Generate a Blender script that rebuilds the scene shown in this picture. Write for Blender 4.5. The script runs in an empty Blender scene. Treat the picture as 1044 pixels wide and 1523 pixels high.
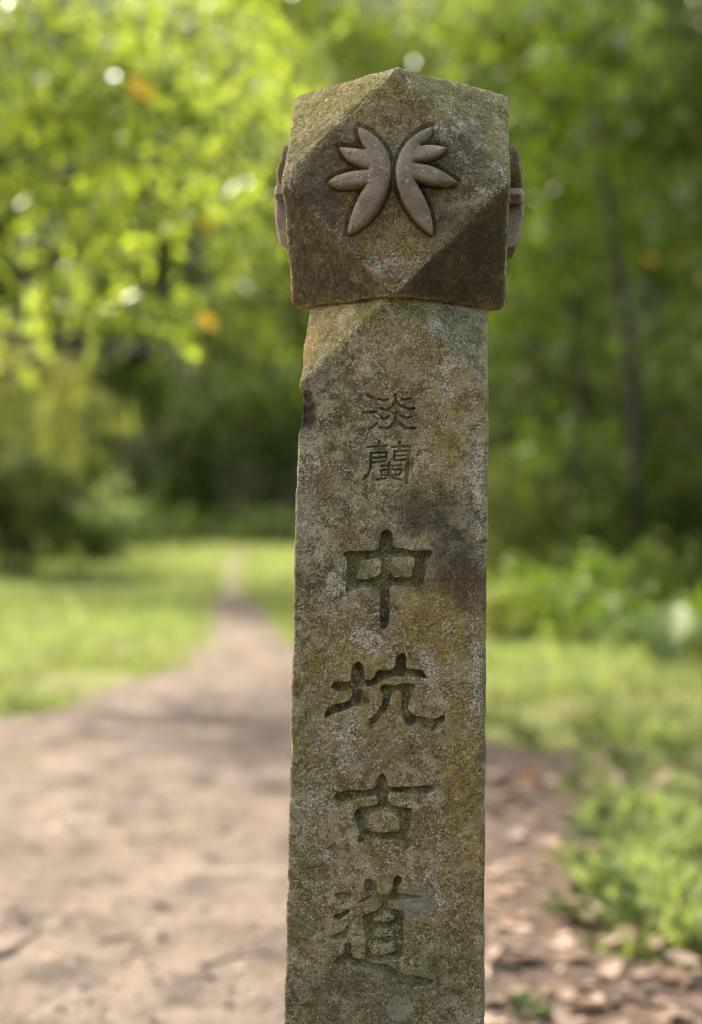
import bpy, math
import numpy as np
from mathutils import Matrix, Vector, Euler

# ------------------------------------------------------------------ camera, sky, sun, exposure
EYE = 1.05                       # lens height in metres
F = 2340.0                       # focal length in pixels of the 1044 x 1523 photograph
W0, H0, HOR = 1044.0, 1523.0, 740.0
PITCH = math.atan((H0 / 2 - HOR) / F)
scene = bpy.context.scene
COL = scene.collection
cam_d = bpy.data.cameras.new('camera')
cam = bpy.data.objects.new('camera', cam_d); COL.objects.link(cam)
cam.location = (0, 0, EYE)
cam.rotation_euler = (math.pi / 2 - PITCH, 0, 0)
cam_d.sensor_fit = 'VERTICAL'; cam_d.sensor_height = 36.0; cam_d.sensor_width = 24.7
cam_d.lens = F / H0 * 36.0
cam_d.clip_start = 0.05; cam_d.clip_end = 600
cam_d.dof.use_dof = True; cam_d.dof.focus_distance = 1.56; cam_d.dof.aperture_fstop = 2.4
scene.camera = cam

SUN_DIR = Vector((-0.52, 0.47, 0.71)).normalized()
SUN_EL = math.asin(SUN_DIR.z); SUN_ROT = math.atan2(SUN_DIR.x, SUN_DIR.y)
world = bpy.data.worlds.new('World'); scene.world = world; world.use_nodes = True
wn = world.node_tree.nodes; wl = world.node_tree.links
sky = wn.new('ShaderNodeTexSky'); sky.sky_type = 'NISHITA'; sky.sun_disc = False
sky.sun_elevation = SUN_EL; sky.sun_rotation = SUN_ROT
sky.air_density = 1.0; sky.dust_density = 7.0; sky.ozone_density = 0.0
wl.new(sky.outputs[0], wn['Background'].inputs[0]); wn['Background'].inputs[1].default_value = 0.15
sun_d = bpy.data.lights.new('sun', 'SUN'); sun_d.energy = 2.6; sun_d.angle = math.radians(0.6)
sun_d.color = (1.0, 0.93, 0.82)
sun = bpy.data.objects.new('sun', sun_d); COL.objects.link(sun)
sun.rotation_euler = SUN_DIR.to_track_quat('Z', 'Y').to_euler()
vs = scene.view_settings
vs.view_transform = 'Standard'; vs.look = 'None'; vs.gamma = 1.0; vs.use_curve_mapping = False
vs.exposure = 2.02
scene.cycles.use_denoising = True
scene.cycles.use_adaptive_sampling = False
scene.cycles.filter_width = 1.1
scene.cycles.max_bounces = 7; scene.cycles.diffuse_bounces = 4; scene.cycles.transmission_bounces = 4
scene.cycles.sample_clamp_indirect = 6.0

# ------------------------------------------------------------------ helpers
rng = np.random.default_rng(11)
cp, sp = math.cos(PITCH), math.sin(PITCH)

def ray(px, py):
    u = (px - W0 / 2) / F; v = -(py - H0 / 2) / F
    return np.array([u, cp + v * sp, -sp + v * cp])
def at(px, py, d):
    """point seen at a pixel, d metres in front of the lens"""
    r = ray(px, py); return np.array([0, 0, EYE]) + r * (d / r[1])
def on_ground(px, py):
    r = ray(px, py); return np.array([0, 0, EYE]) + r * (EYE / -r[2])
def project(P):
    v = P - np.array([0, 0, EYE])
    dep = v[:, 1] * cp - v[:, 2] * sp; up = v[:, 1] * sp + v[:, 2] * cp
    return W0 / 2 + F * v[:, 0] / dep, H0 / 2 - F * up / dep

def hash3(i, j, k, seed):
    h = (i.astype(np.int64) * 374761393 + j.astype(np.int64) * 668265263 + k.astype(np.int64) * 2147483647 + seed * 974711) & 0xFFFFFFFF
    h = ((h ^ (h >> 13)) * 1274126177) & 0xFFFFFFFF
    h = ((h ^ (h >> 16)) * 2246822519) & 0xFFFFFFFF
    return ((h ^ (h >> 15)) & 0xFFFFFF) / float(0xFFFFFF)
def noise3(p, seed=0):
    b = np.floor(p); f = p - b; f = f * f * (3 - 2 * f); i, j, k = b[:, 0], b[:, 1], b[:, 2]
    r = 0
    for a in (0, 1):
        for c in (0, 1):
            for e in (0, 1):
                w = (f[:, 0] if a else 1 - f[:, 0]) * (f[:, 1] if c else 1 - f[:, 1]) * (f[:, 2] if e else 1 - f[:, 2])
                r = r + w * hash3(i + a, j + c, k + e, seed)
    return r * 2 - 1
def fbm(p, scale, octs=3, seed=0):
    r = 0; a = 1.0; s = scale; t = 0
    for o in range(octs):
        r = r + a * noise3(p * s, seed + o * 17); t += a; a *= .55; s *= 2.07
    return r / t

def poly_sd(x, y, poly):
    """signed distance to a polygon, positive inside (bounding box limited)"""
    P = np.asarray(poly, float); Q = np.roll(P, -1, 0)
    d = np.full(x.shape, 1e9); ins = np.zeros(x.shape, bool)
    for (ax, ay), (bx, by) in zip(P, Q):
        ex, ey = bx - ax, by - ay; L = ex * ex + ey * ey + 1e-12
        t = np.clip(((x - ax) * ex + (y - ay) * ey) / L, 0, 1)
        d = np.minimum(d, (x - ax - t * ex) ** 2 + (y - ay - t * ey) ** 2)
        c = (ay > y) != (by > y)
        with np.errstate(divide='ignore', invalid='ignore'):
            ins ^= c & (x < ax + (y - ay) * ex / (ey if ey != 0 else 1e-12))
    d = np.sqrt(d); return np.where(ins, d, -d)
def chaikin(poly, n=1):
    P = np.asarray(poly, float)
    for _ in range(n):
        Q = np.roll(P, -1, 0)
        P = np.stack([P * .8 + Q * .2, P * .2 + Q * .8], 1).reshape(-1, 2)
    return P
def smooth(a, b, x):
    t = np.clip((x - a) / (b - a), 0, 1); return t * t * (3 - 2 * t)

def mesh_np(name, verts, faces, smooth_shade=True):
    """faces: (n,k) int array or list of such arrays"""
    me = bpy.data.meshes.new(name)
    fl = faces if isinstance(faces, list) else [faces]
    fl = [np.asarray(f, np.int32) for f in fl if len(f)]
    me.vertices.add(len(verts)); me.vertices.foreach_set('co', np.asarray(verts, np.float32).ravel())
    nl = sum(f.size for f in fl); nf = sum(len(f) for f in fl)
    me.loops.add(nl); me.loops.foreach_set('vertex_index', np.concatenate([f.ravel() for f in fl]))
    me.polygons.add(nf)
    tot = np.concatenate([np.full(len(f), f.shape[1], np.int32) for f in fl])
    st = np.concatenate([[0], np.cumsum(tot)[:-1]]).astype(np.int32)
    me.polygons.foreach_set('loop_start', st)
    me.polygons.foreach_set('use_smooth', np.full(nf, smooth_shade))
    me.update(calc_edges=True); me.validate()
    return me
def add(name, me, mat=None, parent=None):
    o = bpy.data.objects.new(name, me); COL.objects.link(o)
    if me is not None and mat is not None:
        for m in (mat if isinstance(mat, (list, tuple)) else [mat]): me.materials.append(m)
    o.parent = parent; return o
def tag(o, label=None, cat=None, group=None, kind=None):
    for k, v in (('label', label), ('category', cat), ('group', group), ('kind', kind)):
        if v: o[k] = v
    return o
def thing(name, loc, label, cat, group=None):
    o = add(name, None); o.location = loc; o.empty_display_size = .1
    return tag(o, label, cat, group)
def tube(pts, radii, n=8):
    pts = np.asarray(pts, float); m = len(pts); V = []; Fs = []
    for i in range(m):
        t = pts[min(i + 1, m - 1)] - pts[max(i - 1, 0)]; t = t / (np.linalg.norm(t) + 1e-9)
        a = np.array([1.0, 0, 0]) if abs(t[0]) < .8 else np.array([0, 1.0, 0])
        u = np.cross(t, a); u /= np.linalg.norm(u); w = np.cross(t, u)
        for k in range(n):
            an = 2 * math.pi * k / n
            V.append(pts[i] + radii[i] * (u * math.cos(an) + w * math.sin(an)))
    for i in range(m - 1):
        for k in range(n):
            Fs.append((i * n + k, i * n + (k + 1) % n, (i + 1) * n + (k + 1) % n, (i + 1) * n + k))
    return np.array(V), np.array(Fs)
def wobble(p0, p1, n, amp, r):
    t = np.linspace(0, 1, n)[:, None]; P = np.asarray(p0) * (1 - t) + np.asarray(p1) * t
    return P + r.normal(0, amp, (n, 3)) * (np.sin(t * math.pi))
def join(parts):
    V = []; Fs = {}; off = 0
    for v, f in parts:
        V.append(v); f = np.asarray(f)
        Fs.setdefault(f.shape[1], []).append(f + off); off += len(v)
    return np.concatenate(V), [np.concatenate(x) for x in Fs.values()]

# ------------------------------------------------------------------ materials
def new_mat(name):
    m = bpy.data.materials.new(name); m.use_nodes = True
    nt = m.node_tree; b = nt.nodes['Principled BSDF']; return m, nt, b
class NT:
    def __init__(s, nt): s.nt = nt
    def n(s, t, **kw):
        x = s.nt.nodes.new(t)
        for k, v in kw.items(): setattr(x, k, v)
        return x
    def l(s, a, b): s.nt.links.new(a, b)
    def noise(s, co, scale, detail=3, rough=.55, dist=0):
        x = s.n('ShaderNodeTexNoise'); s.l(co, x.inputs['Vector'])
        x.inputs['Scale'].default_value = scale; x.inputs['Detail'].default_value = detail
        x.inputs['Roughness'].default_value = rough; x.inputs['Distortion'].default_value = dist
        return x.outputs['Fac']
    def ramp(s, f, a, b, lo=0.0, hi=1.0):
        x = s.n('ShaderNodeMapRange'); x.interpolation_type = 'SMOOTHSTEP'
        s.l(f, x.inputs[0]); x.inputs[1].default_value = a; x.inputs[2].default_value = b
        x.inputs[3].default_value = lo; x.inputs[4].default_value = hi; return x.outputs[0]
    def math(s, op, a, b=None):
        x = s.n('ShaderNodeMath', operation=op)
        for i, v in enumerate((a, b)):
            if v is None: continue
            if isinstance(v, (int, float)): x.inputs[i].default_value = v
            else: s.l(v, x.inputs[i])
        return x.outputs[0]
    def mix(s, f, a, b, mode='MIX'):
        x = s.n('ShaderNodeMix', data_type='RGBA', blend_type=mode)
        for i, v in ((0, f), (6, a), (7, b)):
            if isinstance(v, (int, float)): x.inputs[i].default_value = v
            elif isinstance(v, tuple): x.inputs[i].default_value = (*v, 1)
            else: s.l(v, x.inputs[i])
        return x.outputs[2]

def stone_material(name, carved=False):
    m, nt, b = new_mat(name); N = NT(nt)
    tc = N.n('ShaderNodeTexCoord'); co = tc.outputs['Object']
    at_ = N.n('ShaderNodeAttribute', attribute_name='wear')
    sep = N.n('ShaderNodeSeparateColor'); N.l(at_.outputs['Color'], sep.inputs[0])
    stain_shade, ochre, lich = sep.outputs[0], sep.outputs[1], sep.outputs[2]
    moss = at_.outputs['Alpha']
    c = N.mix(N.ramp(N.noise(co, 26, 6, .65), .40, .60), (.220, .168, .070), (.430, .350, .190))
    c = N.mix(N.ramp(N.noise(co, 70, 7, .74), .46, .60, 0, .95), c, (.112, .082, .030))
    # ochre algae crust
    oc = N.math('MULTIPLY', ochre, N.ramp(N.noise(co, 120, 4, .7), .30, .62))
    c = N.mix(oc, c, (.290, .185, .035))
    # moss
    mo = N.math('MULTIPLY', moss, N.ramp(N.noise(co, 95, 5, .7), .34, .64))
    c = N.mix(mo, c, (.140, .152, .016))
    # stone grains: every grain its own tone
    vo = N.n('ShaderNodeTexVoronoi'); N.l(co, vo.inputs['Vector']); vo.inputs['Scale'].default_value = 620
    sv = N.n('ShaderNodeSeparateColor'); N.l(vo.outputs['Color'], sv.inputs[0])
    gp = N.ramp(N.noise(co, 45, 4, .7), .36, .62, .15, 1)
    c = N.mix(N.math('MULTIPLY', gp, N.ramp(sv.outputs[0], .58, .95, 0, .75)), c, (.62, .52, .32))
    c = N.mix(N.ramp(sv.outputs[1], .74, 1.0, 0, .6), c, (.070, .052, .030))
    c = N.mix(N.math('MULTIPLY', N.ramp(sv.outputs[2], .72, .95), N.ramp(ochre, .1, .8, .1, .9)), c, (.46, .27, .045))
    # pale lichen crust in flakes
    ln = N.noise(co, 62, 8, .72, .35)
    gr = N.math('MULTIPLY', N.math('SUBTRACT', N.noise(co, 430, 3, .75), .5), .75)
    thr = N.math('ADD', N.math('ADD', ln, gr), N.math('MULTIPLY', lich, .30))
    lm = N.ramp(thr, .655, .725)
    lc = N.mix(N.ramp(N.noise(co, 210, 2), .4, .6), (.70, .60, .40), (.60, .47, .32))
    lc = N.mix(N.ramp(N.noise(co, 480, 2), .47, .60), lc, (.22, .18, .10))
    c = N.mix(N.math('MULTIPLY', lm, .88), c, lc)
    fl = N.ramp(N.noise(co, 210, 4, .75), .62, .655)
    c = N.mix(N.math('MULTIPLY', fl, N.ramp(lich, 0, .7, .3, 1)), c, (.80, .74, .58))
    # dark stain, plus shade painted into the head's lower facets
    sm = N.math('MULTIPLY', stain_shade, N.ramp(N.noise(co, 60, 5, .7), .25, .55, .55, 1))
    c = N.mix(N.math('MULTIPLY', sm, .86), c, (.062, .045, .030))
    c = N.mix(.55, c, N.mix(1.0, c, N.ramp(N.noise(co, 1100, 2), .3, .7, .55, 1.45), 'MULTIPLY'))
    N.l(c, b.inputs['Base Color']); b.inputs['Roughness'].default_value = .93
    b.inputs['Specular IOR Level'].default_value = .25
    h = N.math('ADD', N.math('MULTIPLY', N.noise(co, 520, 3, .7), .55), N.math('MULTIPLY', N.noise(co, 150, 4, .6), .9))
    h = N.math('ADD', h, N.math('MULTIPLY', lm, .25))
    bu = N.n('ShaderNodeBump'); bu.inputs['Strength'].default_value = .9; bu.inputs['Distance'].default_value = .0022
    N.l(h, bu.inputs['Height']); N.l(bu.outputs[0], b.inputs['Normal'])
    return m

def emblem_material():
    m, nt, b = new_mat('smooth_carved_stone'); N = NT(nt)
    co = N.n('ShaderNodeTexCoord').outputs['Object']
    c = N.mix(N.ramp(N.noise(co, 38, 5, .6), .35, .65), (.240, .178, .106), (.350, .268, .170))
    c = N.mix(N.ramp(N.noise(co, 130, 4, .7), .52, .72, 0, .6), c, (.155, .120, .085))
    c = N.mix(N.ramp(N.noise(co, 420, 2), .63, .69, 0, .85), c, (.045, .038, .032))
    c = N.mix(N.ramp(N.noise(co, 300, 3), .62, .68, 0, .8), c, (.52, .46, .36))
    c = N.mix(N.ramp(N.noise(co, 22, 4, .7, .4), .52, .66, 0, .7), c, (.17, .145, .07))
    c = N.mix(.5, c, N.mix(1.0, c, N.ramp(N.noise(co, 1200, 2), .3, .7, .6, 1.4), 'MULTIPLY'))
    N.l(c, b.inputs['Base Color']); b.inputs['Roughness'].default_value = .8
    b.inputs['Specular IOR Level'].default_value = .3
    bu = N.n('ShaderNodeBump'); bu.inputs['Strength'].default_value = .5; bu.inputs['Distance'].default_value = .0008
    N.l(N.math('ADD', N.noise(co, 600, 3), N.noise(co, 160, 3)), bu.inputs['Height']); N.l(bu.outputs[0], b.inputs['Normal'])
    return m

def leaf_material(name, dark, light, trans, tfac=.45, rough=.38, spec=.5):
    m, nt, b = new_mat(name); N = NT(nt)
    geo = N.n('ShaderNodeNewGeometry'); rnd = geo.outputs['Random Per Island']
    co = N.n('ShaderNodeTexCoord').outputs['Object']
    f = N.math('ADD', N.math('MULTIPLY', rnd, .6), N.math('MULTIPLY', N.noise(co, 1.4, 2), .5))
    c = N.mix(N.ramp(f, .2, .85), dark, light)
    c = N.mix(N.ramp(rnd, .965, .985), c, (.26, .16, .03))
    N.l(c, b.inputs['Base Color']); b.inputs['Roughness'].default_value = rough
    b.inputs['Specular IOR Level'].default_value = spec
    tr = N.n('ShaderNodeBsdfTranslucent')
    N.l(N.mix(N.ramp(f, .2, .9), tuple(x * .6 for x in trans), trans), tr.inputs[0])
    mx = N.n('ShaderNodeMixShader'); mx.inputs[0].default_value = tfac
    N.l(b.outputs[0], mx.inputs[1]); N.l(tr.outputs[0], mx.inputs[2])
    N.l(mx.outputs[0], nt.nodes['Material Output'].inputs[0])
    return m
def bark_material(name, a, bb):
    m, nt, b = new_mat(name); N = NT(nt)
    co = N.n('ShaderNodeTexCoord').outputs['Object']
    N.l(N.mix(N.ramp(N.noise(co, 9, 6, .7), .35, .65), a, bb), b.inputs['Base Color']); b.inputs['Roughness'].default_value = .9
    bu = N.n('ShaderNodeBump'); bu.inputs['Distance'].default_value = .02
    N.l(N.noise(co, 22, 5, .7), bu.inputs['Height']); N.l(bu.outputs[0], b.inputs['Normal'])
    return m
def ground_material(name, cols, scale, bump=.02, humus=None):
    m, nt, b = new_mat(name); N = NT(nt)
    co = N.n('ShaderNodeTexCoord').outputs['Object']
    c = N.mix(N.ramp(N.noise(co, scale, 6, .62), .36, .64), cols[0], cols[1])
    c = N.mix(N.ramp(N.noise(co, scale * 3.7, 5, .65, .5), .48, .66, 0, .9), c, cols[2])
    c = N.mix(N.ramp(N.noise(co, scale * 13, 4, .7), .55, .72, 0, .6), c, cols[3])
    if humus:
        sx = N.n('ShaderNodeSeparateXYZ'); N.l(co, sx.inputs[0])
        e = N.math('SUBTRACT', N.math('ADD', sx.outputs[0], N.math('MULTIPLY', N.noise(co, 2.2, 4, .6), 1.1)), N.math('MULTIPLY', sx.outputs[1], .06))
        c = N.mix(N.ramp(e, .40, .75, 0, .85), c, N.mix(N.ramp(N.noise(co, 14, 5, .7), .4, .62), humus, tuple(2.2 * k for k in humus)))
    N.l(c, b.inputs['Base Color']); b.inputs['Roughness'].default_value = .95
    b.inputs['Specular IOR Level'].default_value = .2
    bu = N.n('ShaderNodeBump'); bu.inputs['Distance'].default_value = bump; bu.inputs['Strength'].default_value = .8
    N.l(N.math('ADD', N.noise(co, scale * 8, 6, .7), N.noise(co, scale * 30, 3)), bu.inputs['Height']); N.l(bu.outputs[0], b.inputs['Normal'])
    return m
M_STONE = stone_material('weathered_stone')
M_EMB = emblem_material()
M_DIRT = ground_material('trodden_dirt', [(.106, .081, .060), (.158, .126, .097), (.057, .044, .033), (.195, .161, .128)], 1.6, .02, (.042, .028, .019))
M_SOIL = ground_material('grassy_soil', [(.085, .105, .020), (.13, .15, .030), (.12, .088, .048), (.15, .16, .05)], 1.2)
M_FLOOR = ground_material('wooded_slope', [(.018, .026, .007), (.028, .038, .010), (.028, .024, .012), (.035, .042, .014)], .6)
M_BARK = bark_material('dark_bark', (.020, .016, .010), (.045, .036, .024))
M_TWIG = bark_material('dead_twig', (.075, .056, .042), (.15, .115, .088))
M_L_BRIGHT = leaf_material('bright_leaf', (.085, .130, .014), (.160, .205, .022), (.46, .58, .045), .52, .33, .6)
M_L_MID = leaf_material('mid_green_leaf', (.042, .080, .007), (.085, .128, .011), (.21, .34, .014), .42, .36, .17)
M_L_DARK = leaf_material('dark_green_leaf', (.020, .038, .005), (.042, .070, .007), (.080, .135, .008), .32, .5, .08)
M_L_OLIVE = leaf_material('olive_leaf', (.10, .125, .020), (.165, .185, .030), (.36, .40, .06), .45, .5, .25)
M_L_PALE = leaf_material('pale_leaf', (.11, .16, .045), (.17, .22, .07), (.34, .46, .12), .5, .5, .3)
M_L_YEL = leaf_material('yellow_leaf', (.52, .34, .012), (.58, .38, .014), (.80, .52, .012), .55, .4)
M_GRASS = leaf_material('grass_blade', (.120, .170, .035), (.225, .270, .080), (.38, .47, .10), .45, .5, .3)
M_GRASS_DRY = leaf_material('dry_grass_blade', (.16, .17, .05), (.27, .25, .10), (.30, .32, .10), .35, .6, .3)
M_WEED = leaf_material('weed_leaf', (.045, .074, .016), (.092, .124, .030), (.14, .20, .034), .40, .60, .15)
def dead_leaf(name, a, b_):
    return leaf_material(name, a, b_, tuple(x * .8 for x in b_), .15, .6, .3)
M_DL = [dead_leaf('tan_dead_leaf', (.22, .15, .10), (.34, .25, .18)),
        dead_leaf('brown_dead_leaf', (.085, .050, .032), (.15, .095, .060)),
        dead_leaf('orange_dead_leaf', (.42, .17, .025), (.50, .23, .035))]

# ------------------------------------------------------------------ ground
def g(*pts): return [tuple(on_ground(*p)[:2]) for p in pts]
left_edge = g((-160, 1110), (0, 1075), (60, 1066), (130, 1046), (190, 1022), (238, 990), (272, 950), (297, 905), (312, 855), (332, 828), (345, 816))
right_edge = g((368, 816), (374, 828), (376, 850), (390, 890), (432, 928), (520, 990), (640, 1062), (720, 1100), (815, 1125), (850, 1170), (872, 1230), (850, 1300), (880, 1390), (960, 1440), (1060, 1475))
DIRT = np.array([(-9, -4), (-7, 3), (-4.5, 6.0)] + left_edge + right_edge + [(1.6, 2.6), (3.2, 1.2), (4.5, -4)])
def ground_h(x, y):
    p = np.stack([x, y, np.zeros_like(x)], 1)
    return .05 * noise3(p * .35, 3) * smooth(4, 14, y) + .012 * noise3(p * 1.7, 4)
def dirt_sd(x, y):
    s = poly_sd(x, y, DIRT)
    p = np.stack([x, y, np.zeros_like(x)], 1)
    return s - .20 * smooth(7, 12, y) + .16 * noise3(p * 1.9, 8) * np.clip(y / 14, .35, 1) + .10 * noise3(p * 5.3, 9)
def grid_faces(nr, nc):
    i = np.arange(nr - 1)[:, None] * nc + np.arange(nc - 1)[None]
    return np.stack([i, i + 1, i + nc + 1, i + nc], -1).reshape(-1, 4)
xs = np.concatenate([[-300, -120, -60], np.arange(-30, 30.01, .4), [60, 120, 300]])
ys = np.concatenate([[-300, -60, -20], np.arange(-6, 60.01, .4), [90, 160, 400]])
X, Y = np.meshgrid(xs, ys); x, y = X.ravel(), Y.ravel()
z = ground_h(x, y)
tag(add('ground', mesh_np('ground', np.stack([x, y, z], 1), grid_faces(len(ys), len(xs))), M_SOIL), 'green grassy soil of the clearing around the dirt path', kind='structure')
# trodden dirt: a sheet that dips under the turf along its ragged edge
ys = [-4.0]
while ys[-1] < 46: ys.append(ys[-1] + max(.035, .009 * abs(ys[-1])) * (1 if ys[-1] > 1.5 else 4))
ys = np.array(ys); xs = np.arange(-5.0, 4.0, .04)
X, Y = np.meshgrid(xs, ys); x, y = X.ravel(), Y.ravel()
sd = dirt_sd(x, y); p = np.stack([x, y, 0 * x], 1)
bump = .034 * fbm(p, 2.2, 3, 21) + .030 * np.abs(fbm(p * [1, .7, 1], 5.0, 3, 22)) + .009 * fbm(p, 17, 2, 23)
z = ground_h(x, y) + np.where(sd > 0, .018 + bump * smooth(0, .3, sd), np.maximum(.018 + sd * .35, -.05))
fc = grid_faces(len(ys), len(xs)); keep = (sd[fc] > -.16).any(1); fc = fc[keep]
used = np.unique(fc); remap = np.zeros(len(x), np.int64); remap[used] = np.arange(len(used))
tag(add('dirt_path', mesh_np('dirt_path', np.stack([x, y, z], 1)[used], remap[fc]), M_DIRT), 'pale trodden dirt path narrowing into the wood', kind='structure')
def dirt_z(x, y):
    x = np.atleast_1d(np.asarray(x, float)); y = np.atleast_1d(np.asarray(y, float))
    sd = dirt_sd(x, y); p = np.stack([x, y, 0 * x], 1)
    bump = .034 * fbm(p, 2.2, 3, 21) + .030 * np.abs(fbm(p * [1, .7, 1], 5.0, 3, 22)) + .009 * fbm(p, 17, 2, 23)
    gh = ground_h(x, y)
    return gh + np.where(sd > 0, .018 + bump * smooth(0, .3, sd), 0)
# wooded slope closing the valley behind the trees
xs = np.linspace(-80, 80, 81); ys = np.linspace(46, 96, 26)
X, Y = np.meshgrid(xs, ys); x, y = X.ravel(), Y.ravel(); p = np.stack([x, y, 0 * x], 1)
z = -.3 + (y - 46) * .75 + 1.6 * fbm(p, .12, 3, 31) * smooth(46, 52, y)
tag(add('hillside', mesh_np('hillside', np.stack([x, y, z], 1), grid_faces(len(ys), len(xs))), M_FLOOR), 'dark wooded slope rising behind the trees', kind='structure')

# ------------------------------------------------------------------ stone marker post
POST = thing('stone_marker_post', (.0303, 1.65, 0), 'weathered square stone trail marker post with faceted head and carved characters', 'stone marker')
POST.rotation_euler = (0, math.radians(.87), math.radians(-3.8))
PM = np.array((Matrix.Translation(POST.location) @ POST.rotation_euler.to_matrix().to_4x4()))
PI_ = np.linalg.inv(PM)
def to_px(P):
    Wd = P @ PM[:3, :3].T + PM[:3, 3]; return project(Wd)
def px_front(px, py, ylocal):
    o = PI_[:3, :3] @ np.array([0, 0, EYE]) + PI_[:3, 3]; d = PI_[:3, :3] @ ray(px, py)
    t = (ylocal - o[1]) / d[1]; q = o + d * t; return q[0], q[2]
ZT, CAPZ, CA = 1.253, 1.3595, .1115
def half_w(z): return .0940 + (1.15 - z) * .0082
ZC = 1.160                                     # where the corner chamfers start
def cut_w(z): return np.clip((z - ZC) / (ZT - ZC), 0, 1) * half_w(z) * .97
RND = .0035

# carved strokes, traced from the photograph
def zp(x0, y0, s, pts): return [(x0 + a / s, y0 + b / s) for a, b in pts]
Z3 = lambda *p: zp(530, 570, 8.7, p)
small_a = [(Z3((150,160),(210,190),(270,215)),2.0), (Z3((95,378),(170,380),(250,370)),1.8), (Z3((170,600),(220,565),(265,520)),2.0),
  (Z3((300,205),(350,232),(415,205)),1.9), (Z3((507,150),(507,240),(455,318),(390,350),(320,330)),2.1), (Z3((525,262),(600,308),(690,340),(750,328)),2.1),
  (Z3((588,205),(640,212),(692,200)),1.8), (Z3((318,445),(360,466),(422,430)),1.8), (Z3((518,378),(502,490),(440,562),(385,596),(300,575)),2.1),
  (Z3((520,505),(590,540),(650,586),(760,582)),2.1), (Z3((585,430),(660,452),(712,435)),1.8)]
small_b = [(Z3((140,825),(390,815)),1.7), (Z3((297,755),(295,852)),1.9), (Z3((470,825),(700,820)),1.7), (Z3((560,765),(560,862)),2.2),
  (Z3((190,910),(186,1090),(150,1190),(92,1242)),1.9), (Z3((190,905),(400,895)),1.6), (Z3((388,900),(384,1000)),1.5), (Z3((220,965),(370,958)),1.3),
  (Z3((195,1030),(380,1010)),1.4), (Z3((490,885),(700,876)),1.8), (Z3((692,880),(668,1000),(648,1285)),2.7), (Z3((490,890),(490,990)),1.5),
  (Z3((500,940),(650,930)),1.2), (Z3((500,1000),(640,990)),1.3), (Z3((320,1072),(570,1065)),1.5), (Z3((425,1025),(425,1205)),1.7),
  (Z3((310,1130),(580,1115)),1.5), (Z3((592,1118),(548,1190)),1.7), (Z3((320,1130),(330,1190)),1.3), (Z3((330,1195),(540,1190)),1.3),
  (Z3((505,1130),(510,1190)),1.2), (Z3((380,1230),(268,1250)),1.7), (Z3((470,1215),(530,1240),(592,1257)),2.0)]
Z4 = lambda *p: zp(490, 770, 5.8, p)
big_zhong = ([Z4((115,318),(160,292),(300,290),(430,280),(435,150),(462,115),(495,103),(530,118),(545,160),(542,255),(640,270),(740,290),(810,285),(880,283),(884,320),(850,400),(835,440),(815,540),(800,612),(660,600),(530,590),(515,620),(518,760),(515,900),(500,950),(460,972),(435,930),(436,760),(438,600),(300,605),(200,630),(140,660),(148,560),(150,480),(155,350))],
             [Z4((265,375),(350,360),(440,347),(442,420),(440,485),(385,520),(300,530),(225,532),(258,440)), Z4((536,342),(640,342),(745,342),(742,400),(722,440),(716,515),(630,512),(538,512))])
Z5 = lambda *p: zp(470, 960, 4.971, p)
big_keng = ([Z5((270,150),(310,120),(345,135),(360,190),(355,255),(395,262),(430,245),(440,205),(470,182),(560,185),(588,150),(590,100),(620,60),(650,55),(668,80),(665,172),(730,178),(790,180),(805,215),(830,250),(740,235),(650,232),(560,235),(480,262),(430,300),(380,310),(350,300),(345,370),(405,415),(380,455),(270,455),(200,490),(120,512),(60,542),(70,490),(120,440),(240,415),(270,370),(265,322),(230,338),(140,340),(110,305),(130,270),(190,268),(255,275),(262,200)),
             Z5((480,305),(520,285),(580,302),(630,280),(735,290),(715,360),(685,430),(680,480),(720,510),(830,545),(900,540),(945,510),(958,550),(900,612),(860,640),(780,612),(690,607),(650,560),(630,480),(635,340),(590,333),(560,360),(545,430),(500,512),(450,572),(400,592),(385,545),(440,520),(490,440),(500,370),(475,335))], [])
Z6 = lambda *p: zp(480, 1130, 5.8, p)
big_gu = ([Z6((510,113),(548,150),(565,240),(740,235),(850,228),(950,223),(962,270),(930,292),(840,312),(740,295),(600,280),(565,300),(560,350),(600,400),(690,410),(778,420),(772,480),(757,560),(757,620),(720,690),(680,714),(620,690),(500,695),(400,690),(305,728),(298,680),(320,640),(290,550),(263,480),(290,430),(340,412),(450,400),(485,360),(470,312),(400,322),(290,352),(120,372),(98,325),(130,280),(240,263),(350,273),(450,243),(470,170))],
          [Z6((400,490),(440,455),(550,460),(665,472),(668,600),(640,626),(530,628),(420,626),(386,595))])
Z7 = lambda *p: zp(470, 1290, 5.495, p)
big_dao = ([Z7((393,150),(405,105),(440,93),(495,125),(505,225),(600,228),(625,180),(640,80),(690,72),(708,110),(665,190),(670,213),(770,228),(880,240),(800,265),(690,275),(600,272),(590,300),(600,340),(660,345),(727,360),(720,560),(720,730),(690,762),(600,765),(520,778),(400,785),(405,560),(380,430),(372,402),(450,376),(520,340),(538,292),(460,268),(318,302),(400,257),(425,230),(395,200)),
            Z7((150,755),(210,720),(235,700),(225,640),(250,615),(290,620),(290,735),(360,755),(400,750),(402,783),(480,783),(580,795),(640,830),(720,880),(820,890),(975,930),(940,962),(860,988),(780,982),(700,970),(630,902),(560,862),(460,850),(390,822),(260,805),(140,795)),
            Z7((148,215),(200,203),(292,220),(286,262),(220,268),(158,250)), Z7((143,392),(200,380),(262,336),(284,370),(200,432),(150,422)),
            Z7((108,568),(170,545),(230,520),(248,476),(278,478),(266,572),(200,608),(130,598))],
           [Z7((480,412),(560,394),(648,400),(640,430),(540,452),(468,447)), Z7((478,575),(500,513),(638,508),(642,562)), Z7((446,662),(480,635),(648,630),(657,692),(500,722),(460,712))])
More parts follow.
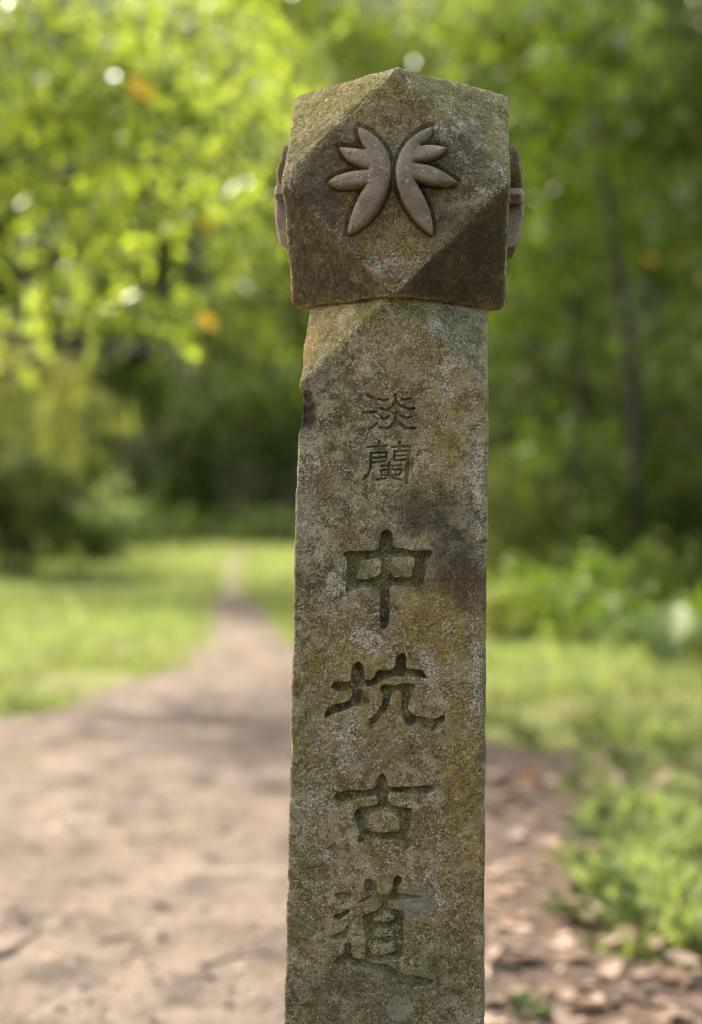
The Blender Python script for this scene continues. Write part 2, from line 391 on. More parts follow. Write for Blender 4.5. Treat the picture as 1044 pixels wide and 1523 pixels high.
CHARS = [('stroke', small_a, .0034, 'small engraved character of water and fire strokes under the head'),
         ('stroke', small_b, .0034, 'small dense engraved character with a gate frame'),
         ('poly', big_zhong, .0095, 'large carved character, a box crossed by one upright'),
         ('poly', big_keng, .0085, 'large carved character with an earth radical and curling foot'),
         ('poly', big_gu, .0072, 'large carved character of a cross above a box'),
         ('poly', big_dao, .0052, 'large worn carved character with a sweeping tail stroke')]
def carve(px, py):
    """depth of carving and the index of the character at photograph pixels"""
    dep = np.zeros(px.shape); idx = np.full(px.shape, -1)
    q = np.stack([px * .09, py * .09, 0 * px], 1); jit = .9 * noise3(q, 51) + .5 * noise3(q * 3.1, 52)
    for k, (kind, data, D, _) in enumerate(CHARS):
        if kind == 'stroke':
            pts = np.concatenate([np.array(s[0]) for s in data])
        else:
            pts = np.concatenate([np.array(s) for s in data[0]])
        lo, hi = pts.min(0) - 5, pts.max(0) + 5
        sel = np.where((px > lo[0]) & (px < hi[0]) & (py > lo[1]) & (py < hi[1]))[0]
        x, y = px[sel], py[sel]
        if kind == 'stroke':
            best = np.full(x.shape, -1e9)
            for pl, w in data:
                for (ax, ay), (bx, by) in zip(pl[:-1], pl[1:]):
                    ex, ey = bx - ax, by - ay; t = np.clip(((x - ax) * ex + (y - ay) * ey) / (ex * ex + ey * ey), 0, 1)
                    best = np.maximum(best, w - np.hypot(x - ax - t * ex, y - ay - t * ey))
            dd = D * smooth(-.6, 1.2, best + .25 * jit[sel])
        else:
            best = np.full(x.shape, -1e9)
            for pl in data[0]: best = np.maximum(best, poly_sd(x, y, chaikin(pl)))
            for pl in data[1]: best = np.minimum(best, -poly_sd(x, y, chaikin(pl)))
            best = best + .7 * jit[sel]
            dd = D * (.88 * smooth(-.5, 1.7, best) + .12 * smooth(2, 9, best)) * (1 + .16 * noise3(q[sel] * 1.4, 53))
        dep[sel] = np.maximum(dep[sel], dd); idx[sel[dd > .0011]] = k
    return dep, idx

def blob(px, py, cx, cy, rx, ry, soft=.6, wob=.35, seed=70):
    q = np.stack([px * .03, py * .03, 0 * px], 1)
    r = np.hypot((px - cx) / rx, (py - cy) / ry) + wob * fbm(q, 1.0, 3, seed)
    return 1 - smooth(1 - soft, 1 + soft * .5, r)

def build_shaft():
    zs = np.concatenate([[-.12, .02, .1, .2, .3, .36], np.arange(.40, ZC, .00078), np.arange(ZC, ZT + .0001, .00078)])
    ncol = [270, 36, 36, 36]; nz = len(zs)
    rings = []
    for fi, nc in enumerate(ncol):
        b = half_w(zs)[:, None]; c = cut_w(zs)[:, None]
        xm = b - c / 2 - .29 * RND * (1 - np.clip(c / .01, 0, 1))
        u = np.linspace(-1, 1, nc + 1)[None, :-1]      # the last column belongs to the next face
        xx = u * xm
        tq = np.abs(xx) - (b - c); dch = np.where(c > 0, np.maximum(0, .5 * (tq + np.sqrt(tq * tq + .0045 ** 2)) - .0006), 0) * np.clip(c / .012, 0, 1)
        t = np.clip(np.abs(xx) - (b - RND), 0, RND * .72)
        rd = (RND - np.sqrt(RND ** 2 - t ** 2)) * (1 - np.clip(c / .01, 0, 1))
        yy = -b + dch + rd
        ca, sa = math.cos(fi * math.pi / 2), math.sin(fi * math.pi / 2)
        rings.append(np.stack([xx * ca - yy * sa, xx * sa + yy * ca, np.broadcast_to(zs[:, None], xx.shape)], -1))
    V = np.concatenate(rings, 1); nt = V.shape[1]
    P = V.reshape(-1, 3)
    i = np.arange(nz - 1)[:, None] * nt; k = np.arange(nt)[None]; k2 = (k + 1) % nt
    Fc = np.stack([i + k, i + k2, i + nt + k2, i + nt + k], -1).reshape(-1, 4)
    # outward direction
    me = mesh_np('tmp', P, Fc); nor = np.zeros(len(P) * 3, np.float32); me.vertices.foreach_get('normal', nor); nor = nor.reshape(-1, 3).astype(float)
    bpy.data.meshes.remove(me)
    hw = half_w(P[:, 2]); edge = np.minimum(hw - np.abs(P[:, 0]), hw - np.abs(P[:, 1])); edge = np.maximum(np.abs(P[:, 0]), np.abs(P[:, 1])) - np.minimum(np.abs(P[:, 0]), np.abs(P[:, 1]))
    disp = .0017 * fbm(P, 45, 4, 61) + .0005 * fbm(P, 240, 2, 62) + .0012 * fbm(P, 9, 2, 60)
    wear = np.exp(-edge / .006)
    disp -= wear * (.0014 * np.abs(fbm(P, 60, 3, 63)) + .0035 * smooth(.25, .7, fbm(P, 26, 2, 64)))
    front = (P[:, 1] < -.06) | ((np.arange(len(P)) % nt) < 271)
    px, py = to_px(P); vis = ((np.arange(len(P)) % nt) <= 270) & (P[:, 2] > .42)
    dep = np.zeros(len(P)); idx = np.full(len(P), -1)
    d_, i_ = carve(px[vis], py[vis]); dep[vis] = d_; idx[vis] = i_
    # the broken arris on the left and the spalled shoulder above it
    chip = blob(px, py, 450, 612, 19, 30, .5, .3, 71) * (P[:, 1] < 0)
    spall = blob(px, py, 462, 560, 30, 34, .6, .5, 72) * (P[:, 1] < 0)
    disp -= .0055 * chip * (1 + .4 * fbm(P, 90, 2, 73)) + .003 * spall * np.abs(fbm(P * [1.0, 1.0, .5], 110, 3, 74))
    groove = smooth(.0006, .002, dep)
    disp = disp * (1 - .5 * groove)
    P2 = P + nor * disp[:, None]
    P2[:, 1] += dep * (idx * 0 + 1)
    # wear channels: stain, ochre, lichen, moss (moss goes to alpha)
    ft = vis & (P[:, 1] < 0)
    st = np.zeros(len(P)); oc = np.zeros(len(P)); li = np.zeros(len(P)); mo = np.zeros(len(P))
    oc[:] = .25 + .35 * smooth(-.2, .5, fbm(P, 14, 2, 81)); li[:] = .22 + .45 * smooth(-.1, .5, fbm(P, 11, 2, 82))
    B = lambda *a: blob(px, py, *a)
    st_f = np.maximum.reduce([.72 * B(650, 765, 60, 38, .8, .6, 91), .9 * B(672, 838, 48, 66, .6, .5, 92), .75 * B(700, 880, 30, 40, .6, .4, 93), .6 * B(575, 800, 22, 20, .8, .3, 94), .5 * B(630, 850, 36, 40, .8, .4, 95),
                              1.0 * B(452, 612, 20, 30, .4, .3, 71), .45 * B(475, 560, 34, 60, .9, .4, 96), .5 * B(716, 520, 22, 50, .8, .4, 97), .45 * B(560, 1470, 150, 60, 1, .5, 98)])
    oc_f = np.maximum.reduce([.9 * B(650, 930, 75, 120, .8, .5, 101), .8 * B(520, 970, 70, 60, .9, .5, 102), .6 * B(665, 620, 50, 120, .9, .5, 103), .75 * B(690, 1150, 40, 240, .8, .5, 104), .55 * B(590, 520, 90, 70, .9, .5, 105), .55 * B(560, 1040, 130, 120, 1, .5, 106), .35 * B(570, 1300, 150, 200, 1, .5, 107)])
    li_f = np.maximum.reduce([.95 * B(708, 720, 16, 130, .8, .6, 111), .9 * B(706, 1010, 18, 110, .8, .6, 112), .75 * B(455, 720, 26, 130, .9, .5, 113), .95 * B(545, 950, 38, 30, .7, .5, 114), .8 * B(500, 870, 34, 44, .8, .5, 115), .75 * B(520, 1110, 70, 60, .9, .5, 116), .7 * B(480, 1180, 40, 80, .9, .5, 117), .85 * B(640, 1000, 36, 36, .8, .5, 118), .7 * B(665, 560, 34, 60, .8, .6, 119), .6 * B(540, 540, 30, 60, .9, .5, 120), .8 * B(650, 490, 26, 20, .8, .5, 121), .7 * B(640, 1330, 40, 50, .9, .5, 122), .55 * B(500, 1280, 70, 60, 1, .5, 123), .35 * B(560, 640, 60, 80, 1, .5, 124), .6 * B(470, 555, 28, 30, .7, .5, 125)])
    mo_f = np.maximum.reduce([.8 * B(480, 500, 34, 40, .8, .4, 131), .75 * B(585, 456, 120, 20, .8, .4, 132), .6 * B(460, 1100, 40, 120, 1, .5, 133), .6 * B(600, 1440, 130, 90, 1, .5, 134), .5 * B(450, 1400, 40, 140, 1, .5, 135), .6 * B(690, 500, 30, 34, .8, .4, 136)])
    disc = np.maximum(1 - smooth(18, 21, np.hypot(px - 595, py - 1500) + 2 * fbm(P, 90, 2, 141)), .7 * (1 - smooth(24, 30, np.hypot(px - 616, py - 1345) + 4 * fbm(P, 90, 2, 142))))
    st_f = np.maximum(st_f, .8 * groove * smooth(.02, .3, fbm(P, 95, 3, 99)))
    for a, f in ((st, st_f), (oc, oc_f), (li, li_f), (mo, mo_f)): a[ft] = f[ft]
    li[ft] = np.maximum(li[ft] * .88, .14) * (1 - .8 * st[ft]); 
    mo[:] = np.maximum(mo, np.where(ft, groove * .55, .35)); li = li * (1 - .8 * groove); oc = oc * (1 - .35 * groove)
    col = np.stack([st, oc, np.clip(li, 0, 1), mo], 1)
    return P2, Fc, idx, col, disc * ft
SP, SF, SIDX, SCOL, SDISC = build_shaft()
def set_wear(me, col, disc=None):
    a = me.attributes.new('wear', 'FLOAT_COLOR', 'POINT'); a.data.foreach_set('color', np.asarray(col, np.float32).ravel())
    if disc is not None:
        a = me.attributes.new('crust', 'FLOAT', 'POINT'); a.data.foreach_set('value', np.asarray(disc, np.float32))
def sub_mesh(name, faces):
    used = np.unique(faces); rm = np.zeros(len(SP), np.int64); rm[used] = np.arange(len(used))
    me = mesh_np(name, SP[used], rm[faces]); set_wear(me, SCOL[used], SDISC[used]); return me
fidx = SIDX[SF].max(1)
# smooth grey lichen discs on the front (crust channel)
def add_crust(m):
    nt = m.node_tree; N = NT(nt); b = nt.nodes['Principled BSDF']
    src = b.inputs['Base Color'].links[0].from_socket
    at_ = N.n('ShaderNodeAttribute', attribute_name='crust')
    co = N.n('ShaderNodeTexCoord').outputs['Object']
    cc = N.mix(N.ramp(N.noise(co, 300, 3), .35, .65), (.27, .235, .145), (.35, .31, .205))
    N.l(N.mix(N.math('MULTIPLY', at_.outputs['Fac'], .85), src, cc), b.inputs['Base Color'])
add_crust(M_STONE)
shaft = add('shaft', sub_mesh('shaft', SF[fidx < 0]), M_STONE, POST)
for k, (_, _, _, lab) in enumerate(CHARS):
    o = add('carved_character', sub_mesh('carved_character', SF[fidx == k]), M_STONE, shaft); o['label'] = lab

ZE = lambda *p: zp(390, 80, 2.546, p)
wing_l = ZE((365,268),(365,268),(402,285),(440,318),(470,358),(488,410),(489,470),(470,530),(440,590),(400,635),(362,664),(320,684),(320,684),(325,640),(345,580),(368,532),(392,498),(392,498),(345,505),(290,509),(243,488),(243,488),(272,462),(320,446),(360,439),(404,436),(404,436),(360,420),(318,398),(286,350),(286,350),(330,350),(390,360),(390,360),(370,322),(357,290))
wing_r = ZE((647,266),(647,266),(641,302),(622,326),(598,343),(598,343),(650,340),(704,351),(704,351),(670,385),(622,402),(578,411),(578,411),(640,421),(700,450),(744,486),(744,486),(700,498),(640,493),(580,479),(580,479),(610,530),(636,590),(646,640),(646,684),(646,684),(610,661),(570,622),(530,562),(505,490),(501,430),(520,370),(550,325),(600,285))
def build_cap():
    n = 300; V = []; Fs = []; off = 0
    t = np.tan(np.linspace(-1, 1, n) * math.pi / 4)
    A, B = np.meshgrid(t, t); one = np.ones_like(A)
    for (ax, s) in ((0, 1), (0, -1), (1, 1), (1, -1), (2, 1), (2, -1)):
        d = [None] * 3; d[ax] = one * s; d[(ax + 1) % 3] = A * s; d[(ax + 2) % 3] = B
        D = np.stack(d, -1).reshape(-1, 3); V.append(D / np.linalg.norm(D, axis=1)[:, None])
        Fs.append(grid_faces(n, n) + off); off += n * n
    D = np.concatenate(V); Fc = np.concatenate(Fs)
    key = np.round(D * 1e6).astype(np.int64)
    _, first, inv = np.unique(key, axis=0, return_index=True, return_inverse=True)
    D = D[first]; Fc = inv.ravel()[Fc]
    pl = [(np.eye(3)[i] * s, CA) for i in range(3) for s in (1, -1)]
    pl += [(np.array([a, b, c]) / 3 ** .5, 2 * CA / 3 ** .5) for a in (1, -1) for b in (1, -1) for c in (1, -1)]
    g_ = np.stack([np.maximum(D @ nn, 0) / dd for nn, dd in pl], 1)
    p_ = 75.0; mx = g_.max(1)
    r = 1 / (mx * (((g_ / mx[:, None]) ** p_).sum(1)) ** (1 / p_))
    g2 = np.sort(g_, 1); edge = 1 - g2[:, -2] / g2[:, -1]
    P = D * r[:, None]; P[:, 2] = P[:, 2] + CAPZ
    wear = np.exp(-edge / .022)
    disp = .0020 * fbm(P, 40, 4, 161) + .0011 * fbm(P, 190, 3, 162) + .0016 * fbm(P, 10, 2, 163)
    disp -= wear * (.0026 * np.abs(fbm(P, 70, 3, 164)) + .0045 * smooth(.28, .7, fbm(P, 24, 2, 165)))
    # a groove added round the relief leaves so shade draws a dark contour
    for ax, sg in ((1, -1), (1, 1), (0, 1), (0, -1)):
        sel = np.where((np.abs(D[:, ax]) > .55) & (D[:, ax] * sg > 0))[0]
        u = P[sel, 0] * (1 if sg < 0 else -1) if ax == 1 else P[sel, 1] * sg
        dd = np.full(len(sel), -1e9)
        for w in (wing_l, wing_r): dd = np.maximum(dd, poly_sd(u, P[sel, 2], chaikin([px_front(a, b, -CA - .004) for a, b in w], 1)))
        disp[sel] -= .0045 * smooth(-.0042, -.0012, dd) * smooth(.006, .001, dd)
    P = P + D * disp[:, None]
    px, py = to_px(P); frontal = D[:, 1] < -.3
    up = D[:, 2]
    corner = g_.argmax(1) >= 6
    st = np.zeros(len(P)); li = .15 + .5 * wear * smooth(-.2, .4, fbm(P, 30, 2, 171)); oc = np.full(len(P), .3) + .3 * fbm(P, 12, 2, 172)
    B_ = lambda *a: blob(px, py, *a) * frontal
    st = np.maximum.reduce([.4 * B_(640, 250, 110, 120, .9, .7, 197), .35 * B_(530, 330, 90, 90, .9, .7, 198), .9 * B_(465, 295, 56, 60, .6, .5, 181), .6 * B_(690, 225, 55, 75, .8, .5, 182), .5 * B_(500, 380, 80, 70, .8, .5, 183), .7 * B_(500, 235, 60, 60, .7, .5, 184), .6 * B_(690, 330, 50, 40, .8, .5, 194), (.95 + .4 * fbm(P, 16, 3, 185)) * corner * (up < 0) * (1 - .8 * wear)])  # last term paints shade into the lower corner facets; blobs are stains
    oc = np.maximum.reduce([oc, .8 * B_(580, 330, 100, 100, .9, .4, 186), .8 * B_(560, 230, 70, 90, .9, .4, 187)])
    li = np.maximum.reduce([li, .9 * B_(735, 285, 34, 34, .8, .4, 188), .9 * B_(652, 190, 22, 24, .8, .4, 189), .85 * B_(690, 215, 36, 60, .8, .5, 190), .7 * B_(560, 395, 70, 34, .9, .4, 191), .7 * B_(500, 355, 40, 34, .9, .4, 192), .7 * B_(590, 215, 40, 50, .9, .5, 195), .6 * B_(430, 250, 30, 40, .8, .4, 196)])
    mo = np.maximum(1.0 * corner * (up > 0) * (1 - .6 * wear), .6 * corner * (up < 0)); mo = np.maximum(mo, .35 * B_(590, 150, 50, 40, .9, .4, 193))
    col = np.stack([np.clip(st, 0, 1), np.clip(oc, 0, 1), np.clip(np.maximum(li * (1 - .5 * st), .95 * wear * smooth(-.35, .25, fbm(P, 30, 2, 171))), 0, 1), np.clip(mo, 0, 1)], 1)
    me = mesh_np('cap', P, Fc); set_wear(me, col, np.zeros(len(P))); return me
cap = add('cap', build_cap(), M_STONE, POST)
cap['label'] = 'faceted stone head with diamond faces and mossy shoulders'

def wing_mesh(pts):
    YF = -CA - .012
    P = np.array([px_front(a, b, YF) for a, b in pts]); P = chaikin(P, 1)
    cell = .00062; lo = P.min(0) - 2 * cell; hi = P.max(0) + 2 * cell
    xs = np.arange(lo[0], hi[0], cell); zs = np.arange(lo[1], hi[1], cell)
    X, Z = np.meshgrid(xs, zs); x, z = X.ravel(), Z.ravel()
    sd = poly_sd(x, z, P); S = sd.reshape(X.shape); gz, gx = np.gradient(S, cell)
    gx, gz = gx.ravel(), gz.ravel(); L = np.hypot(gx, gz) + 1e-6
    out = sd < cell * .5
    x = np.where(out, x - sd * gx / L, x); z = np.where(out, z - sd * gz / L, z)
    R = .0058; t = np.clip(sd / R, 0, 1); ez = CAPZ - .004; ex = P[:, 0].mean() * .0
    dome = np.clip(1 - .80 * (((z - ez) / .064) ** 2 + .45 * ((x - ex) / .068) ** 2), .22, 1)
    q = np.stack([x, 0 * x, z], 1)
    h = .0012 + .0105 * dome + .0062 * (.35 + .65 * dome) * np.sqrt(np.maximum(0, 1 - (1 - t) ** 2)) + .0006 * fbm(q, 60, 3, 201)
    h = np.where(out, -.004, h); h = np.where((~out) & (sd < cell * 1.4), h * .97, h)
    fc = grid_faces(len(zs), len(xs)); fc = fc[(~out[fc]).any(1)]
    V = np.stack([x, -CA - h, z], 1)
    used = np.unique(fc); rm = np.zeros(len(x), np.int64); rm[used] = np.arange(len(used))
    me = mesh_np('leaf_relief', V[used], rm[fc]); return me
for k in range(4):
    for j, w in enumerate((wing_l, wing_r)):
        if k == 0:
            me = wing_mesh(w); me.materials.append(M_EMB)
            if j == 0: wm = [me]
            else: wm.append(me)
        o = add('leaf_relief', wm[j], None, cap); o.rotation_euler = (0, 0, k * math.pi / 2)

# ------------------------------------------------------------------ leaves and trees
LEAF2 = (np.array([(0, 0, 0), (-.5, .42, .10), (0, 1, -.06), (.5, .42, .10)]), np.array([(0, 2, 1), (0, 3, 2)]))
LEAF4 = (np.array([(0, 0, 0), (-.42, .28, .08), (-.40, .62, .07), (0, 1, -.10), (.40, .62, .07), (.42, .28, .08), (0, .5, 0)]),
         np.array([(0, 6, 1), (1, 6, 2), (2, 6, 3), (3, 6, 4), (4, 6, 5), (5, 6, 0)]))
def leaves(pos, dirs, nors, length, width, tmpl=LEAF2):
    y = dirs / (np.linalg.norm(dirs, axis=1)[:, None] + 1e-9)
    z = nors - (nors * y).sum(1)[:, None] * y; z /= (np.linalg.norm(z, axis=1)[:, None] + 1e-9)
    x = np.cross(y, z); T, Fc = tmpl; n, k = len(pos), len(T)
    V = pos[:, None] + (T[None, :, 0:1] * width[:, None, None]) * x[:, None] + (T[None, :, 1:2] * length[:, None, None]) * y[:, None] + (T[None, :, 2:3] * width[:, None, None]) * z[:, None]
    return V.reshape(-1, 3), (np.arange(n)[:, None, None] * k + Fc[None]).reshape(-1, 3)

def crown_parts(ells, r, leaf, n_cl, per, ratio=.42, droop=.5, spread=2.6, tmpl=LEAF2):
    """clusters of leaves on twigs inside ellipsoids; returns leaf geometry and twig tubes"""
    vol = np.array([e[3] * e[4] * e[5] for e in ells]); vol = vol / vol.sum()
    lp = []; ld = []; ln = []; twigs = []
    for e, w in zip(ells, vol):
        c = np.array(e[:3]); s = np.array(e[3:6]); m = max(4, int(n_cl * w))
        for _ in range(m):
            d = r.normal(size=3); d /= np.linalg.norm(d); rad = r.uniform(.25, 1) ** .55
            p = c + d * s * rad
            out = d * s; out /= np.linalg.norm(out) + 1e-9
            ax = out + np.array([0, 0, -.25]) + r.normal(0, .35, 3); ax /= np.linalg.norm(ax)
            tl = leaf * spread * r.uniform(.7, 1.5)
            q = int(per * r.uniform(.55, 1.45))
            t = r.uniform(-.5, 1, q)
            pos = p + ax * (t * tl)[:, None] + r.normal(0, leaf * .42, (q, 3))
            dd = ax * .8 + r.normal(0, .75, (q, 3)) + np.array([0, 0, -droop])
            nn = np.array([0, 0, 1.0]) + r.normal(0, .55, (q, 3)) + out * .25
            lp.append(pos); ld.append(dd); ln.append(nn)
            twigs.append(tube([c + (p - c) * .35, p + (c - p) * .1 + r.normal(0, leaf * .4, 3), p + ax * tl], [leaf * .05, leaf * .035, leaf * .012], 3))
    lp = np.concatenate(lp); ld = np.concatenate(ld); ln = np.concatenate(ln)
    L = leaf * r.uniform(.6, 1.3, len(lp))
    return leaves(lp, ld, ln, L, L * ratio * r.uniform(.8, 1.25, len(lp)), tmpl), twigs

def tree(name, label, base, trunk, r0, ells, leaf, n_cl, per, mat, seed, group=None, ratio=.42, cat='tree', droop=.5, tmpl=LEAF2, yellow=()):
    r = np.random.default_rng(seed); base = np.array(base, float)
    T = thing(name, tuple(base), label, cat, group)
    ells = [tuple(np.array(e[:3]) - base) + tuple(e[3:6]) for e in ells]
    tp = np.array([np.array(p, float) - base for p in trunk])
    if tp.shape[0] == 2: tp = wobble(tp[0], tp[1], 6, r0 * .6, r)
    rad = np.linspace(1, .45, len(tp)) * r0; rad[0] *= 1.35
    tv, tf = tube(tp, rad, 10)
    add('trunk', mesh_np('trunk', tv, tf), M_BARK, T)
    for e in ells:
        c = np.array(e[:3]); k = min(len(tp) - 1, max(1, int(np.argmin(np.abs(tp[:, 2] - (c[2] - .35 * np.linalg.norm(c[:2] - tp[-1, :2])))))))
        lv, lf = tube(wobble(tp[k], c, 6, .04 * np.linalg.norm(c - tp[k]), r), np.linspace(rad[k] * .55, .012, 6), 6)
        add('limb', mesh_np('limb', lv, lf), M_BARK, T)
    (V, Fc), tw = crown_parts(ells, r, leaf, n_cl, per, ratio, droop, tmpl=tmpl)
    cr = add('crown', mesh_np('crown', V, Fc, False), mat, T)
    tv, tf = join(tw); add('twigs', mesh_np('twigs', tv, tf), M_BARK, cr)['kind'] = 'stuff'
    for (a, b, d, s) in yellow:
        p = at(a, b, d) - base
        v, f = leaves(p[None], np.array([[.7, -.2, -.55]]), np.array([[.55, -.75, -.1]]), np.array([s]), np.array([s * .55]), LEAF4)
        add('yellow_leaf', mesh_np('yellow_leaf', v, f), M_L_YEL, cr)['label'] = 'single yellow leaf hanging among the green ones'
    return T
def E(px, py, d, rx, ry=None, rz=None):
    p = at(px, py, d); ry = ry or rx; rz = rz or rx
    return (p[0], p[1], p[2], rx, ry, rz)

# overhanging bright tree on the left of the path, its trunk just outside the view
tree('broadleaf_tree', 'bright yellow-green tree overhanging the path with two yellow leaves', (-3.4, 9.0, 0), [(-3.4, 9, -.1), (-3.3, 9.05, 1.4), (-3.0, 9.1, 2.6), (-2.7, 9.1, 3.6)], .11,
     [E(40, 40, 8.4, .75, .8, .5), E(-120, 230, 8.6, .8, .8, .5), E(200, 130, 8.2, .62, .7, .42), E(90, 250, 8.8, .62, .6, .36), E(330, 60, 9.2, .65, .7, .42), E(260, 300, 9.0, .55, .6, .32), E(390, 200, 9.8, .5, .6, .34), E(60, 420, 9.3, .55, .6, .34), E(215, 440, 9.2, .38, .4, .24), E(-150, -60, 8.6, .8, .8, .6)],
     .100, 460, 12, M_L_BRIGHT, 1, 'trees around the clearing', .45, yellow=[(188, 116, 7.4, .19), (298, 326, 7.8, .11)])
tree('broadleaf_tree', 'bright green tree whose top branches spread behind the stone head', (.40, 17, 0), [(.40, 17, -.1), (.38, 16.9, 1.8), (.3, 16.8, 3.3), (0, 16.5, 5.2)], .11,
     [E(470, 40, 16, .9, .9, .6), E(620, 40, 15.5, .8, .8, .5), E(560, 180, 16, .7, .8, .5), E(430, 330, 16.5, .7, .7, .5), E(330, 450, 17, .6, .6, .4), E(390, -80, 16, 1, 1, .6), E(740, 30, 15.6, .6, .7, .5), E(430, 480, 17, .45, .5, .35)],
     .14, 360, 17, M_L_BRIGHT, 2, 'trees around the clearing', .45, yellow=[(292, 466, 12.0, .2)])
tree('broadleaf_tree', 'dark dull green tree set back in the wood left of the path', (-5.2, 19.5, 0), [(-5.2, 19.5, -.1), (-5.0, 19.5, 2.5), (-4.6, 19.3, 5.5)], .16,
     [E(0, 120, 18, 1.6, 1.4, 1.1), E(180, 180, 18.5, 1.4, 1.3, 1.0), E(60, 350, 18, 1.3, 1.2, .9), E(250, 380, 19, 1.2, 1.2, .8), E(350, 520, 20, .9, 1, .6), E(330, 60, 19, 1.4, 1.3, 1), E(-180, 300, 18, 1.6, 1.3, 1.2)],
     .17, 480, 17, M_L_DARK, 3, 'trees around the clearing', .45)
# yellow-green feathery shrub with its dark undergrowth on the left
def shrub(name, label, px, d, w, h, leaf, n_cl, per, mat, seed, group, ratio=.4, droop=.5, z0=.25, cat='shrub', tmpl=LEAF2):
    r = np.random.default_rng(seed); b = np.array([(px - W0 / 2) / F * d, d, 0.0])
    T = thing(name, tuple(b), label, cat, group)
    ells = [(0, 0, h * .55, w * .5, w * .5, h * .45)]
    for _ in range(4):
        ells.append((r.uniform(-.35, .35) * w, r.uniform(-.35, .35) * w, h * r.uniform(z0, .85), w * .28, w * .28, h * .2))
    st = []
    for e in ells:
        st.append(tube(wobble((r.normal(0, .08), r.normal(0, .08), -.05), e[:3], 5, .05, r), np.linspace(.025, .008, 5) * (1 + w * .2), 5))
    v, f = join(st); add('stem', mesh_np('stem', v, f), M_BARK, T)
    (V, Fc), tw = crown_parts(ells, r, leaf, n_cl, per, ratio, droop, tmpl=tmpl)
    cr = add('foliage', mesh_np('foliage', V, Fc, False), mat, T)
    return T
UG = 'undergrowth along the wood edge'
shrub('feathery_shrub', 'tall feathery yellow-green shrub above dark undergrowth left of the path', 40, 21, 2.3, 3.6, .16, 170, 22, M_L_OLIVE, 11, UG, .24, .9)
shrub('feathery_shrub', 'feathery yellow-green shrub at the outer end of the left undergrowth', -130, 22, 2.6, 4.0, .16, 150, 22, M_L_OLIVE, 12, UG, .24, .9)
shrub('dark_bush', 'dark green bush under the feathery shrub', 20, 20, 1.7, 1.5, .13, 130, 18, M_L_DARK, 13, UG)
shrub('dark_bush', 'low dark green bush beside the pale bush on the lawn edge', 75, 24, 2.4, 1.1, .13, 130, 18, M_L_DARK, 14, UG)
shrub('pale_bush', 'pale grey-green bush at the edge of the dark hollow', 140, 24, .8, 1.1, .15, 50, 15, M_L_PALE, 15, UG, .4)
shrub('dark_bush', 'dark green bush at the outer left lawn edge', -120, 21, 2.2, 1.5, .13, 110, 16, M_L_DARK, 16, UG)
# hollow at the end of the path
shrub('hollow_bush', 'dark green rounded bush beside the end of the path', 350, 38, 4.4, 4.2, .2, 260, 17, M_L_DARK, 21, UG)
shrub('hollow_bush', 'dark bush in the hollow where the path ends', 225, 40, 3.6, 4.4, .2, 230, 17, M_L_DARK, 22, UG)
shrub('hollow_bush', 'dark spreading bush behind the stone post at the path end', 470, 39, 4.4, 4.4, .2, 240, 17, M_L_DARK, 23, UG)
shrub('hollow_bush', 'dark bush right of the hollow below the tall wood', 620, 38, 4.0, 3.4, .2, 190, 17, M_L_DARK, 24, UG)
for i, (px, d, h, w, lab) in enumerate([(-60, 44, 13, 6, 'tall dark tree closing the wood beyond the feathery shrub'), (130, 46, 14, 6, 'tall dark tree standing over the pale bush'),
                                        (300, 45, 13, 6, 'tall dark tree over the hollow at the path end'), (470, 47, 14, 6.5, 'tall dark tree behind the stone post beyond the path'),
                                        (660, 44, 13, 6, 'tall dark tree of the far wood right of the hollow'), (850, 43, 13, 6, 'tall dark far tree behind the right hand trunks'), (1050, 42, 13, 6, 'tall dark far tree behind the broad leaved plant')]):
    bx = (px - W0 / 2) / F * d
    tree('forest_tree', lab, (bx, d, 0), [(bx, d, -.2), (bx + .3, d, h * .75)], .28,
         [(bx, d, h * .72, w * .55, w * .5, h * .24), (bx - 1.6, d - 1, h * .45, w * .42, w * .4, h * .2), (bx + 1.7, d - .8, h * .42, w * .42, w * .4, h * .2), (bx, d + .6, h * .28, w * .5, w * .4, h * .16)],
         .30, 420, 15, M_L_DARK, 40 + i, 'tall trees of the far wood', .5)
# unseen trees added to shade the post and block low sky: one over its left shoulder, others behind the photographer
tree('unseen_shade_tree', 'unseen wide leafy tree added so its high crown shades the stone post', (-4.4, 3.8, 0), [(-4.4, 3.8, -.1), (-4.3, 3.7, 2.2), (-3.7, 3.4, 4.2)], .14,
     [(-2.4, 3.6, 4.6, 1.4, 1.2, .8), (-3.9, 2.9, 4.8, 1.4, 1.3, .9), (-3.3, 1.7, 5.0, 1.4, 1.2, .8), (-2.7, 4.9, 5.1, 1.1, .9, .7)], .2, 420, 16, M_L_MID, 8, 'trees around the clearing', .5)
for i, (bx, by, lab) in enumerate([(-5.5, -4.5, 'unseen dense tree added for shade on the near left side of the clearing'), (-1.2, -6.5, 'unseen dense tree added for shade directly across the clearing from the post'), (3.2, -5.5, 'unseen dense tree added for shade on the near right side of the clearing'), (6.2, -1.0, 'unseen dense tree added for shade right of the near path')]):
    tree('unseen_shade_tree', lab, (bx, by, 0), [(bx, by, -.1), (bx + .1, by, 2.6)], .16,
         [(bx, by, 2.6, 2.2, 1.8, 1.1), (bx - .8, by + .5, 1.7, 1.7, 1.4, .9), (bx + .9, by + .4, 1.6, 1.7, 1.4, .9)], .3, 260, 15, M_L_DARK, 60 + i, 'trees around the clearing', .5)
